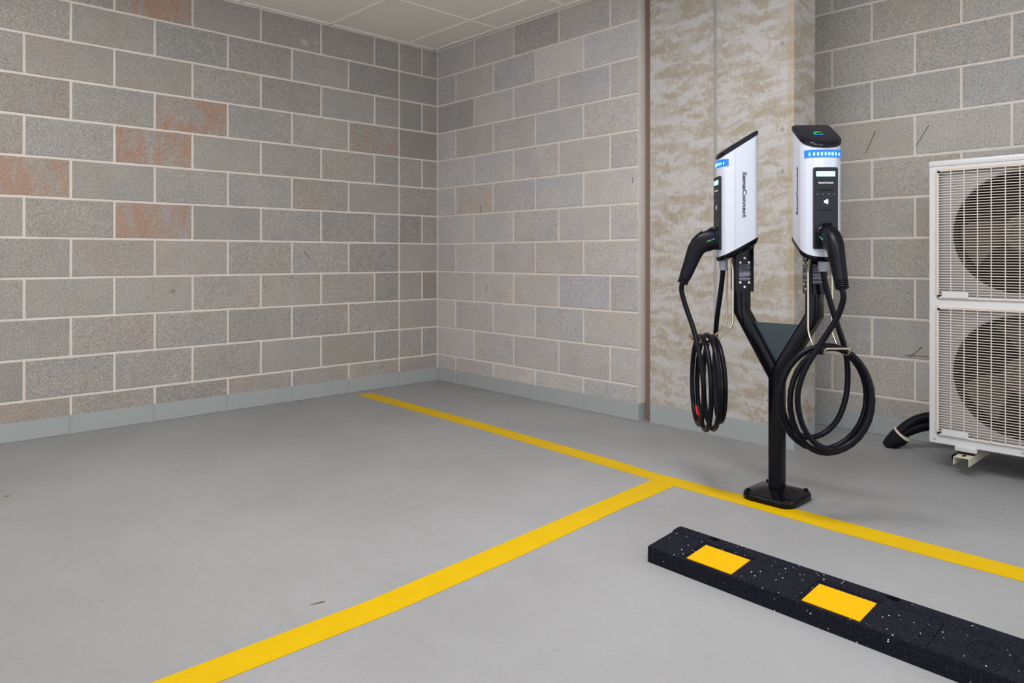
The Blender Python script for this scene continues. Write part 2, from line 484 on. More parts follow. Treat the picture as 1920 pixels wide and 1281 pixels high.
# pencil ticks left by the masons on a few blocks
def ticks(wall, marks):
    for (u, z, segs) in marks:
        bm = bmesh.new()
        for (a, b, c, d) in segs:
            p, q = Vector((u+a, -.0018, z+b)), Vector((u+c, -.0018, z+d))
            n = (q-p).normalized().cross(Vector((0, 1, 0)))*.0011
            loft([[p+n, p-n, p-n+Vector((0, .002, 0)), p+n+Vector((0, .002, 0))], [q+n, q-n, q-n+Vector((0, .002, 0)), q+n+Vector((0, .002, 0))]], bm=bm)
        obj('pencil_mark', bm, M['pencil'], wall)
ticks(wall_l, [(-1.873, .724, [(-.02, -.012, .02, 0), (.0, .014, .01, -.018)]), (-1.052, .92, [(-.02, .03, .02, -.02)]), (-.489, .92, [(-.03, -.02, .03, .03), (.03, .03, .025, -.01)])])
ticks(wall_r, [(.49, 1.25, [(0, -.03, .003, .02)]), (.555, .70, [(0, -.03, .002, .03)]), (1.80, 1.34, [(0, -.015, 0, .015)])])
ticks(wall_f, [(2.83, 1.51, [(-.03, -.06, .02, .05)]), (3.07, 1.51, [(-.03, -.05, .03, .05)]), (3.04, .42, [(-.05, 0, .06, .003), (-.03, -.01, .03, .05)])])

# ------------------------------------------------------------------ column
cx0, cx1, cy0, cy1 = 1.893, 2.702, .014, .262
prof = [(cx0, cy0), (cx1-.022, cy0), (cx1, cy0+.024), (cx1, cy1), (cx0, cy1)]
col = obj('concrete_column', loft([[(x, y, z) for x, y in prof] for z in (0, CEIL+.04)]), M['column'])
tag(col, 'rough concrete column with tan trowel swirls behind the chargers', kind='structure')
bm = bmesh.new(); px = 2.299
loft([[(px-.011, cy0+.001, z), (px-.006, cy0-.004, z), (px+.005, cy0-.004, z), (px+.010, cy0+.001, z)] for z in (.105, CEIL)], bm=bm)
obj('form_seam', bm, M['seam'], col)
for (hx, hz) in ((2.02, 2.33), (2.655, 1.93), (2.655, 1.52), (2.655, 1.32), (2.30, 1.50)):
    obj('tie_hole', loft([[(hx+x, cy0-.0012, hz+z) for x, z in circle(.009, 12)], [(hx+x, cy0-.0002, hz+z) for x, z in circle(.011, 12)]]), M['seam'], col)
tr = obj('trim_1', box(1.842, 1.892, .045, .075, 0, CEIL), M['caulk'])
tag(tr, 'brown sealant joint between block wall and concrete column', kind='structure')

# ------------------------------------------------------------------ ceiling
ce = obj('ceiling', box(-.1, 7.2, -7.2, .75, CEIL+.03, CEIL+.12), M['tile'])
tag(ce, 'beige suspended ceiling with square lay-in tiles', kind='structure')
gx = [0.0, .078, .688, 1.298, 1.908, 2.518]; gy = [0.0, -.270, -.880, -1.490, -2.100, -2.710, -3.320]
gx = [0.012, .690, 1.300, 1.910, 2.520]; 
_t = {}
for x0, x1 in zip(gx, gx[1:]):
    for y0, y1 in zip(gy, gy[1:]):
        key = (round(x1-x0, 3), round(y0-y1, 3))
        if key not in _t:
            w_, h_ = key; b_ = box(-w_/2+.004, w_/2-.004, -h_/2+.004, h_/2-.004, 0, .016, .002, 1)
            o = obj('ceiling_tile', b_, M['tile'], ce); _t[key] = o.data
        else:
            o = bpy.data.objects.new('ceiling_tile', _t[key]); C.objects.link(o); o.parent = ce
        o.location = ((x0+x1)/2, (y0+y1)/2, CEIL+.003)
for x in gx[1:]: obj('grid_bar', box(x-.007, x+.007, -3.32, 0, CEIL-.001, CEIL+.012), M['grid'], ce)
for y in gy[1:]: obj('grid_bar', box(.012, 2.52, y-.007, y+.007, CEIL-.0015, CEIL+.012), M['grid'], ce)
obj('wall_angle', box(.0, .018, -4.8, -.0, CEIL-.0015, CEIL+.03), M['grid'], ce)
obj('wall_angle', box(.0, 1.84, -.040, -.022, CEIL-.0015, CEIL+.03), M['grid'], ce)
# plain ceiling carried on beyond the tiles in view
obj('soffit', box(2.52, 7.2, -7.2, .638, CEIL+.002, CEIL+.03), M['tile'], ce)
obj('soffit', box(-.0, 2.52, -7.2, -3.32, CEIL+.002, CEIL+.03), M['tile'], ce)

# ------------------------------------------------------------------ yellow lines
def flat(name, near, far, label, group):
    pts = near + far[::-1]
    bm = loft([[(x, y, z) for x, y in pts] for z in (.0002, .0016)])
    tag(obj(name, bm, M['yellow']), label, 'painted line', group)
flat('painted_line', [(.088, -.737), (1.359, -.772), (2.337, -.826), (2.626, -.840), (2.985, -.846), (3.256, -.856), (3.788, -.853), (5.6, -.850)],
     [(.094, -.628), (1.359, -.672), (2.256, -.725), (2.477, -.752), (2.557, -.748), (2.864, -.746), (3.767, -.749), (5.6, -.748)],
     'yellow floor line running under the charger post along the bay head', 'yellow parking lines')
flat('painted_line', [(2.517, -.835), (2.533, -1.078), (2.58, -1.7), (2.620, -2.25), (2.620, -2.787), (2.63, -5.2)],
     [(2.626, -.841), (2.644, -1.218), (2.690, -1.75), (2.717, -2.232), (2.716, -2.687), (2.73, -5.2)],
     'yellow floor line dividing the bays, running towards the viewer', 'yellow parking lines')

# ------------------------------------------------------------------ wheel stop
ws = thing('wheel_stop', 'black rubber wheel stop with yellow pads and white flecks', 'wheel stop', (2.978, -1.507, 0), R(-1.8))
LN = 1.83
P2 = [(0, 0), (0, .046), (.003, .0495), (.122, .0635), (.126, .0685), (.129, .070), (.153, .0720), (.157, .0700), (.158, .066), (.158, 0)]
rings = []
for x, dx, ins in ((0, .25, .003), (.008, .25, 0), (LN-.008, -.25, 0), (LN, -.25, .003)):
    rings.append([(x + dx*max(0, z-.044), y+(ins if y < .08 else -ins), max(0, z-ins) if z > 0 else 0) for y, z in P2])
body = obj('rubber_body', loft(rings), M['rubber'], ws)
cut = []
for hx in (.141, .644, LN-.644, LN-.141):
    cut.append(loft([[(hx+x, .142+y*.62, z) for x, y in circle(.017, 18)] for z in (.02, .12)]))
# recessed beds of the pads on the sloping face
sl = Vector((0, .119, .014)).normalized(); nrm = Vector((0, -.014, .119)).normalized(); o0 = Vector((0, .003, .0495))
def on_slope(x, s, h): return Vector((x, 0, 0)) + o0 + sl*s + nrm*h
PW = .143
PADS = (.134, .476, LN-.476-PW, LN-.134-PW)
for x0 in PADS:
    a, b, s0, s1 = x0-.011, x0+PW+.011, .0005, .116
    cut.append(loft([[on_slope(x, s, h) for x, s in ((a, s0), (b, s0), (b, s1), (a, s1))] for h in (-.0025, .02)]))
for lx in (.738, LN-.767):
    for dx in (0, .026):
        cut.append(loft([[on_slope(x, s, h) for x, s in ((lx+dx, .004), (lx+dx+.003, .004), (lx+dx+.003, .117), (lx+dx, .117))] for h in (-.002, .02)]))
boolean_cut(body, cut)
for x0 in PADS:
    pts = [on_slope(x, s, -.0024) for x, s in ((x0, .006), (x0+PW, .006), (x0+PW, .104), (x0, .104))]
    top = [p + nrm*.0022 for p in pts]
    obj('yellow_pad', loft([pts, top]), M['pad'], ws)
def outline_text(bodytxt, size, xs):
    cu = bpy.data.curves.new('l', 'FONT'); cu.body = bodytxt; cu.size = size; cu.fill_mode = 'NONE'
    cu.bevel_depth = .0014; cu.bevel_resolution = 0; cu.resolution_u = 3; cu.align_x = 'CENTER'; cu.align_y = 'CENTER'
    o = bpy.data.objects.new('l', cu); C.objects.link(o)
    dg = bpy.context.evaluated_depsgraph_get(); me = bpy.data.meshes.new_from_object(o.evaluated_get(dg))
    bpy.data.objects.remove(o); bpy.data.curves.remove(cu)
    me.transform(Matrix.Diagonal((xs, 1, 1, 1))); return me
me = outline_text('GNR', .100, .85)
obj('boss', loft([[on_slope(.757+x, .055+y, h) for x, y in circle(r_, 14)] for r_, h in ((.008, -.002), (.008, .0012), (.0055, .0016), (.005, .0004))]), M['rubber'], ws)
mt = Matrix((( 1, 0, 0, 0), (0, sl.y, nrm.y, 0), (0, sl.z, nrm.z, 0), (0, 0, 0, 1)))
me.transform(Matrix.Translation(on_slope(.915, .060, .0002)) @ mt)
obj('moulded_lettering', me, M['rubber'], ws)

# ------------------------------------------------------------------ charger pedestal
PX, PY = 2.976, -.683
pd = thing('charger_pedestal', 'glossy black Y-shaped steel pedestal carrying two chargers', 'pedestal', (PX, PY, 0))
def ring_z(pts, z): return [(x, y, z) for x, y in pts]
bp = loft([ring_z(rrect(.196, .200, .040, 6), 0), ring_z(rrect(.200, .204, .042, 6), .003), ring_z(rrect(.200, .204, .042, 6), .022),
           ring_z(rrect(.192, .196, .040, 6), .029), ring_z(rrect(.12, .12, .040, 6), .040), ring_z(rrect(.072, .072, .020, 6), .046)])
obj('base_plate', bp, M['black_gloss'], pd, smooth=35)
for sx in (-1, 1):
    for sy in (-1, 1):
        b_ = loft([[(sx*.076+x, sy*.078+y, z) for x, y in circle(r_, 6)] for r_, z in ((.009, .026), (.009, .036), (.005, .039))])
        obj('anchor_bolt', b_, M['black_gloss'], pd)
TW = .050
def square_sweep(path, tw=TW):
    """Square tube in the local x-z plane with mitred bends."""
    sq = rrect(tw, tw, .007, 3)
    P = [Vector(p) for p in path]; rings = []
    for i, p in enumerate(P):
        a = (P[i]-P[i-1]).normalized() if i else (P[1]-P[0]).normalized()
        b = (P[i+1]-P[i]).normalized() if i < len(P)-1 else a
        t = (a+b).normalized(); k = 1/max(.3, t.dot(a))
        n = Vector((t.z, 0, -t.x))
        rings.append([p + n*(u*k) + Vector((0, v, 0)) for u, v in sq])
    return loft(rings)
obj('post', square_sweep([(0, 0, .040), (0, 0, .474)]), M['black_gloss'], pd, smooth=30)
for s in (-1, 1):
    # lower end mitred on the centre plane
    o = obj('arm', square_sweep([(0, 0, .462), (s*.1435, 0, .700), (s*.1435, 0, .778)], .0508+.0006*s), M['black_gloss'], pd, smooth=30)
gs = [(-.112, .662), (.112, .662), (.004, .478), (-.004, .478)]
obj('gusset_plate', loft([[(x, y, z) for x, z in gs] for y in (-.004, .004)]), M['gusset'], pd)

# ------------------------------------------------------------------ chargers
ZB = .778                                   # height of the sleeve's foot
HW, YF, YB = .0700, -.095, .042             # half width, front and back of the housing, measured from the arm's axis
def lerp_y(y, f, b): return f + (b-f)*(y-YF)/(YB-YF)
def outline(grow=0.0):
    pts = []; rf, rb = .050, .016
    hw, yf, yb = HW+grow, YF-grow, YB+grow
    def arc(cx, cy, r, a0, a1, n):
        for i in range(n+1):
            a = R(a0 + (a1-a0)*i/n); pts.append((cx+r*math.cos(a), cy+r*math.sin(a)))
    arc(hw-rb, yb-rb, rb, 0, 90, 4); arc(-hw+rb, yb-rb, rb, 90, 180, 4)
    arc(-hw+rf, yf+rf, rf, 180, 270, 12)
    for i in range(1, 6):
        x = (-hw+rf) + (2*(hw-rf))*i/6; pts.append((x, yf-.003*(1-(x/(hw-rf))**2)))
    arc(hw-rf, yf+rf, rf, 270, 360, 12)
    return pts
def shell_rings(levels):
    """levels: (grow, z at the front, z at the back)."""
    return [[(x, y, lerp_y(y, zf, zb)-ZB) for x, y in outline(g)] for g, zf, zb in levels]

def logo_arc(r0, r1, a0, a1, ex, n=14):
    o_, i_ = [], []
    for k in range(n+1):
        t = k/n; a = R(a0+(a1-a0)*t); w_ = (r1-r0)*math.sin(math.pi*min(1, t*.9+.1))**.7
        o_.append(((r0+w_)*math.cos(a)*1.5, (r0+w_)*math.sin(a))); i_.append((r0*math.cos(a)*1.5, r0*math.sin(a)))
    return o_, i_

def quarter(p, q, vertical_first, n):
    """Quarter ellipse from p to q; leaves p vertically when vertical_first."""
    out = []
    for i in range(n):
        t = (math.pi/2)*i/n
        if vertical_first: out.append((p[0]+(q[0]-p[0])*(1-math.cos(t)), p[1]+(q[1]-p[1])*math.sin(t)))
        else: out.append((p[0]+(q[0]-p[0])*math.sin(t), p[1]+(q[1]-p[1])*(1-math.cos(t))))
    return out

def charger(label, loc, rz, mirror, coil_group):
    ch = thing('charging_station', label, 'charger', loc, rz, 'chargers on the pedestal')
    FR = YF - .003
    def pt(u, o, z): return Vector((u*mirror, FR-o, z-ZB))
    # housing
    sh = obj('housing', loft(shell_rings([(-.003, .911, .987), (0, .914, .990), (0, 1.2965, 1.3825), (-.003, 1.2995, 1.3855)])), M['shell'], ch, smooth=35)
    tr_ = obj('bottom_trim', loft(shell_rings([(-.012, .889, .962), (-.001, .897, .970), (.002, .905, .980), (.002, .9125, .9885), (-.002, .9155, .9915)])), M['black_gloss'], ch, smooth=35)
    ld = obj('lid', loft(shell_rings([(.0, 1.296, 1.382), (.002, 1.299, 1.385), (.002, 1.310, 1.396), (-.002, 1.3155, 1.4005), (-.012, 1.3175, 1.4025)])), M['lid'], ch, smooth=35)
    # emblem on the sloping lid
    tilt = math.atan2(1.4005-1.3155, YB-YF)
    T = Matrix.Translation((0, -.034, lerp_y(-.034, 1.3182, 1.4032)-ZB)) @ Matrix.Rotation(tilt, 4, 'X')
    for nm, mt_, (r0, r1, a0, a1), off in (('emblem_green', M['green'], (.0065, .012, 20, 190), (-.001, .002)), ('emblem_blue', M['blue'], (.009, .0145, 170, 350), (0, -.001))):
        o_, i_ = logo_arc(r0, r1, a0, a1, 0)
        bm = bmesh.new()
        lo = [bm.verts.new(T @ Vector((x+off[0], y+off[1], .0002))) for x, y in o_]; li = [bm.verts.new(T @ Vector((x+off[0], y+off[1], .0002))) for x, y in i_]
        for k in range(len(lo)-1): bm.faces.new((lo[k], lo[k+1], li[k+1], li[k]))
        ex = bmesh.ops.extrude_face_region(bm, geom=bm.faces[:]); vs = [g for g in ex['geom'] if isinstance(g, bmesh.types.BMVert)]
        bmesh.ops.translate(bm, verts=vs, vec=T.to_3x3() @ Vector((0, 0, .0006)))
        obj(nm, bm, mt_, ld)
    # seam between front shell and side shell
    for s in (-1, 1):
        obj('shell_seam', box(s*HW-.0004, s*HW+.0004, -.046, -.0452, .945-ZB, 1.325-ZB), M['gland'], sh)
    # lamp bar wrapped round the front
    front = [p for p in outline(.0008) if p[1] < YF+.030]
    front.sort(key=lambda p: p[0])
    inner = [(x*.985, y+.003) for x, y in front]
    bm = bmesh.new(); zz = (1.262-ZB, 1.289-ZB)
    loft([[(a[0], a[1], zz[0]), (a[0], a[1], zz[1]), (b[0], b[1], zz[1]), (b[0], b[1], zz[0])] for a, b in zip(front, inner)], bm=bm)
    lb = obj('light_bar', bm, M['led_bar'], ch, smooth=40)
    for k in range(9):
        u = -.050 + .100*k/8
        best = min(front, key=lambda p: abs(p[0]-u)); y = best[1]-.0008
        if abs(u) > HW-.050:
            q = abs(u)-(HW-.050); y = YF+.050-math.sqrt(max(0, .0508**2-q*q))-.0004
        else: y = YF-.0008-.003*(1-(u/(HW-.050))**2)-.0004
        obj('led', loft([[(u+x, y+yy+.35*max(0, abs(u)-.02)*0, 1.2735-ZB+z*1.7) for x, z in circle(r_, 10)] for r_, yy in ((.0040, .0022), (.0040, 0), (.0025, -.0008))]), M['led'], lb)
    # side lettering
    me = text_mesh('SemaConnect', .0212, .0004, 1.45, .0006)
    rotz = Matrix.Rotation(R(90), 4, 'Z') @ Matrix.Rotation(R(90), 4, 'X')          # face +x
    # on the right-hand side the word reads downwards, on the left-hand side upwards
    Mx = Matrix.Translation((HW+.0004, -.012, 1.151-ZB)) @ rotz @ Matrix.Rotation(R(-90), 4, 'Z')
    a = me.copy(); a.transform(Mx); obj('side_lettering', a, M['ink'], sh)
    rotz = Matrix.Rotation(R(-90), 4, 'Z') @ Matrix.Rotation(R(90), 4, 'X')
    Mx = Matrix.Translation((-HW-.0004, -.020, 1.151-ZB)) @ rotz @ Matrix.Rotation(R(90), 4, 'Z')
    me.transform(Mx); obj('side_lettering', me, M['ink'], sh)
    # control panel
    pn = obj('control_panel', loft([[(x, y, z) for x, z in rrect(.084-g, .286-g, .006, 4, 0, 1.0835-ZB)] for g, y in ((0, FR+.006), (0, FR-.0015), (.003, FR-.003))]), M['panel'], ch, smooth=35)
    pf = FR-.003
    sc_ = obj('screen', loft([[(x, y, z) for x, z in rrect(.0655, .0180, .001, 2, -.001, 1.203-ZB)] for y in (pf+.001, pf-.0006)]), M['lcd'], pn)
    me = text_mesh('SemaConnect', .0092, .0002, 1.0, .0002); me.transform(Matrix.Translation((0, pf-.0003, 1.172-ZB)) @ Matrix.Rotation(R(90), 4, 'X'))
    obj('panel_lettering', me, M['white_ink'], pn)
    for z, hgt in ((1.1445, .0055), (1.0755, .004)):
        arcp = [(-.032+.064*k/12, hgt*math.sin(math.pi*k/12)) for k in range(13)]
        pts = arcp + [(x, -.0008) for x, _ in arcp[::-1]]
        obj('finger_slot', loft([[(x, y, z-ZB+q) for x, q in pts] for y in (pf+.001, pf-.0005)]), M['black_plastic'], pn)
    for k in range(4):
        x = -.029+.0193*k
        obj('indicator', box(x-.0025, x+.0025, pf-.0004, pf+.001, 1.1315-ZB, 1.1330-ZB), M['gland'], pn)
    tap = [(.0068, .0095), (.0082, 0), (.0068, -.0095), (-.006, -.004), (-.0075, 0), (-.006, .004)]
    obj('tap_symbol', loft([[(x, y, 1.106-ZB+z) for x, z in tap] for y in (pf+.001, pf-.0005)]), M['white_ink'], pn)
    # holster: a collar on the panel round the plug
    obj('holster', loft([[(x, y, z) for x, z in rrect(.066+g, .080+g, .028, 6, 0, .982-ZB)] for g, y in ((.004, pf+.002), (.004, pf-.006), (-.004, pf-.012))]), M['black_plastic'], ch, smooth=35)
    # plug: nozzle, bent grip, latch and strain relief
    secs = [(.000, .983, .034, .026), (.015, .981, .039, .028), (.035, .976, .041, .028), (.055, .969, .040, .0275), (.070, .958, .037, .027), (.083, .940, .033, .0255),
            (.093, .916, .0295, .0245), (.102, .891, .027, .0235), (.112, .866, .025, .0225), (.121, .843, .023, .0215), (.127, .829, .0215, .0205)]
    cent = [Vector((0, FR-o, z-ZB)) for o, z, _, _ in secs]
    rings = []
    for k, (o, z, hn, hb) in enumerate(secs):
        t = (cent[min(k+1, len(secs)-1)]-cent[max(k-1, 0)]).normalized(); n = Vector((0, -t.z, t.y))
        ring = []
        for j in range(20):
            a_ = 2*math.pi*j/20; c_, s_ = math.cos(a_), math.sin(a_); e = .75
            ring.append(cent[k] + n*(hn*math.copysign(abs(c_)**e, c_)) + Vector((hb*math.copysign(abs(s_)**e, s_), 0, 0)))
        rings.append(ring)
    pl = obj('plug', loft(rings), M['black_plastic'], ch, smooth=50)
    obj('latch', loft([[(x, FR-o, z-ZB+q) for x, q in rrect(.030-g, .016-g, .006, 4, 0, 0)] for o, z, g in ((.0, 1.022, 0), (.022, 1.022, 0), (.03, 1.019, .004), (.040, 1.014, .008))]), M['black_gloss'], pl, smooth=35)
    bt = loft([[(x, FR-o+q*.55, z-ZB+q*.83) for x, q in rrect(.026-g, .014-g, .005, 4, 0, 0)] for o, z, g in ((.060, 1.012, .004), (.066, 1.009, 0), (.086, .993, 0), (.092, .987, .004))])
    obj('release_button', bt, M['black_gloss'], pl, smooth=35)
    for s in (-1, 1):
        obj('green_mark', loft([[(s*x, FR-o, z-ZB+q) for o, z in ((.030, .980), (.046, .974))] + [(s*x, FR-o, z-ZB+q) for o, z in ((.046, .9705), (.030, .9765))] for x, q in ((.0245, 0), (.0290, 0))]), M['green'], pl)
        obj('blue_mark', loft([[(s*x, FR-o, z-ZB) for o, z in ((.008, .988), (.028, .981), (.028, .9775), (.008, .9845))] for x in (.0245, .0288)]), M['blue'], pl)
    t = (cent[-1]-cent[-3]).normalized()
    for k in range(3):
        c_ = cent[-1] + t*(.002+.0075*k)
        n = Vector((0, -t.z, t.y))
        obj('strain_ring', loft([[c_ + t*d + n*(r_*math.cos(2*math.pi*j/18)) + Vector((r_*math.sin(2*math.pi*j/18), 0, 0)) for j in range(18)] for d, r_ in ((-.001, .0185), (0, .0215), (.0045, .0215), (.0055, .0185))]), M['black_plastic'], pl, smooth=40)
    end = cent[-1] + t*.022
    # cable gland under the housing
    gl = loft([[(x, YF+.022+y, z-ZB) for x, y in circle(r_, 14)] for r_, z in ((.0165, .905), (.0165, .873), (.0145, .870), (.0145, .862), (.0115, .860))])
    obj('cable_gland', gl, M['gland'], ch, smooth=40)
    # cable: gland, three and a quarter turns over the hook, plug
    uc = -.016
    turns_L = [(-.160, .43), (-.176, .42), (-.146, .42), (-.128, .43)]
    turns_T = [(-.005, .604), (-.012, .611), (-.002, .605)]
    turns_R = [(.134, .43), (.144, .42), (.128, .43)]
    turns_B = [(-.03, .243), (-.02, .236), (-.012, .256)]
    path2 = []
    NQ = 8
    keys = []
    for k in range(4):
        keys.append(('L', turns_L[k]))
        if k < 3: keys += [('T', turns_T[k]), ('R', turns_R[k]), ('B', turns_B[k])]
    b0 = (-.046, .274)
    pts2 = quarter(b0, keys[0][1], False, NQ)
    for (ka, pa), (kb, pb) in zip(keys, keys[1:]):
        pts2 += quarter(pa, pb, ka in 'LR', NQ)
    pts2.append(keys[-1][1])
    N = len(pts2); path = []
    start = [(0, -.0225, .862), (.002, -.0225, .845), (.020, -.018, .766), (.046, -.012, .672), (.070, -.012, .597), (.081, -.012, .522), (.076, -.010, .428), (.046, -.006, .345), (.000, -.002, .295)]
    path += [pt(u, o, z) for u, o, z in start]
    path = catmull(path, 6)
    for k, (u, z) in enumerate(pts2):
        path.append(pt(u, .004 + .078*k/N, z))
    fin = [(-.128, .082, .43), (-.122, .086, .48), (-.100, .092, .545), (-.050, .102, .632), (-.010, .122, .712), (.004, .137, .775)]
    f3 = [pt(u, o, z) for u, o, z in fin] + [end + t*.006, end - t*.012]
    path += catmull(f3, 6)[1:]
    # even the spacing
    clean = [path[0]]
    for p in path[1:]:
        if (p-clean[-1]).length > .006: clean.append(p)
    for _ in range(2):
        clean = [clean[0]] + [(a_+b_*2+c_)/4 for a_, b_, c_ in zip(clean, clean[1:], clean[2:])] + [clean[-1]]
    cb_ = obj('cable', tube(clean, .0097, 10), M['cable'], ch, smooth=60)
    # wire hook: two legs, dropped cradle, raised crossbar
    def hk(u): return [pt(u, -.022 if False else -.030, .915), pt(u, -.050, .875), pt(u, -.050, .645), pt(u, .020, .580), pt(u, .088, .582), pt(u, .100, .604)]
    hp = hk(-.042) + hk(.042)[::-1]
    obj('cable_hook', tube(fillet(hp, .022, 5), .0041, 8), M['chrome'], ch, smooth=60)
    # sleeve over the arm with bolts and stickers
    sl_ = obj('mounting_sleeve', loft([[(x, y, z-ZB) for x, y in rrect(.064, .074, .006, 3)] for z in (ZB, .955)]), M['black_gloss'], ch, smooth=30)
    obj('support_wedge', loft([[(x, y, z-ZB) for x, y, z in ((-.045, -.050, .915), (.045, -.050, .915), (.045, .034, .950), (-.045, .034, .950))],
                               [(x, y, z-ZB) for x, y, z in ((-.045, -.070, .935), (.045, -.070, .935), (.045, .036, .975), (-.045, .036, .975))]]), M['black_gloss'], ch)
    for s in (-1, 1):
        for (y, z) in ((0, .908), (-.0165, .891), (.0165, .891), (-.0165, .813), (.0165, .813), (0, .796)):
            obj('bolt', loft([[(s*x, y+a_, z-ZB+b_) for a_, b_ in circle(r_, 8)] for r_, x in ((.0048, .031), (.0048, .0338), (.003, .035))]), M['bolt'], sl_)
        obj('sticker', box(*sorted((s*.0318, s*.0325)), -.021, .021, .820-ZB, .885-ZB), M['sticker'], sl_)
    obj('sticker', box(-.022, .022, -.0376, -.0368, .815-ZB, .885-ZB), M['sticker'], sl_)
    return ch, pt

# right-hand charger faces the viewer, left-hand one faces left along the bays
c1, _p = charger('silver charger turned towards the viewer, screen and lamp bar showing', (PX+.1435, PY, ZB), R(45), 1, '')
c2, pt2 = charger('silver charger seen from its side, facing left, cable coil edge-on', (PX-.1435, PY, ZB), R(-45), -1, '')
# red tape round one turn of the left coil
tp = [pt2(u, .067, z) for u, z in ((.050, .274), (.070, .289), (.086, .306))]
obj('red_tape', tube(tp, .0118, 12), M['red'], c2)

# ------------------------------------------------------------------ condenser unit
AX0, AX1, AF, AB, AZ0, AZ1 = 3.242, 4.190, .170, .500, .116, 1.325
ac = thing('condenser_unit', 'white outdoor air conditioner with two stacked round fans', 'air conditioner', ((AX0+AX1)/2, .335, 0))
ox, oy = (AX0+AX1)/2, .335
def acp(name, bm, mat, parent=None, smooth=False):
    bmesh.ops.translate(bm, verts=bm.verts[:], vec=(-ox, -oy, 0))
    return obj(name, bm, mat, parent or ac, smooth)
WX0, WX1 = 3.270, 3.880
APZ = ((.149, .702), (.734, 1.288))
# casing: sides, back, floor
bm = bmesh.new()
add_box(bm, AX0, AX0+.004, AF+.004, AB, AZ0, AZ1-.02); add_box(bm, AX1-.004, AX1, AF+.004, AB, AZ0, AZ1-.02)
cas = acp('left_side_panel', box(AX0, AX0+.012, AF+.004, AB, AZ0, AZ1-.024, .003, 1), M['ac_white']); bm.free()
acp('right_side_panel', box(AX1-.012, AX1, AF+.004, AB, AZ0, AZ1-.024, .003, 1), M['ac_white'])
acp('back_panel', box(AX0+.012, AX1-.012, AB-.012, AB, AZ0, AZ1-.024), M['ac_dark'])
acp('base_pan', box(AX0+.012, AX1-.012, AF+.012, AB-.012, AZ0, AZ0+.02), M['ac_white'])
acp('top_cover', box(AX0-.003, AX1+.003, AF-.003, AB+.003, AZ1-.026, AZ1, .006, 2), M['ac_white'], smooth=30)
# front panel with two openings, one piece
bm = bmesh.new()
xs = [AX0, WX0, WX1, AX1]; zs = [AZ0, APZ[0][0], APZ[0][1], APZ[1][0], APZ[1][1], AZ1-.026]
front, back = {}, {}
for i, x in enumerate(xs):
    for k, z in enumerate(zs):
        front[i, k] = bm.verts.new((x, AF, z)); back[i, k] = bm.verts.new((x, AF+.012, z))
for i in range(3):
    for k in range(5):
        if i == 1 and k in (1, 3):
            for (a, b) in (((i, k), (i+1, k)), ((i+1, k), (i+1, k+1)), ((i+1, k+1), (i, k+1)), ((i, k+1), (i, k))):
                bm.faces.new((front[a], front[b], back[b], back[a]))
            continue
        bm.faces.new((front[i, k], front[i+1, k], front[i+1, k+1], front[i, k+1]))
        bm.faces.new((back[i, k], back[i, k+1], back[i+1, k+1], back[i+1, k]))
for k in range(5):
    for i in (0, 3): bm.faces.new((front[i, k], front[i, k+1], back[i, k+1], back[i, k]))
for i in range(3):
    for k in (0, 5): bm.faces.new((front[i, k], front[i+1, k], back[i+1, k], back[i, k]))
fp = acp('front_panel', bm, M['ac_white'])
for (x, z) in ((3.262, .131), (3.345, 1.309), (3.70, 1.309), (3.578, .131), (4.17, .131)):
    acp('screw', loft([[(x+a, y, z+b) for a, b in circle(r_, 10)] for r_, y in ((.0055, AF-.0002), (.005, AF-.0018), (.003, AF-.0022))]), M['ac_shroud'], fp)
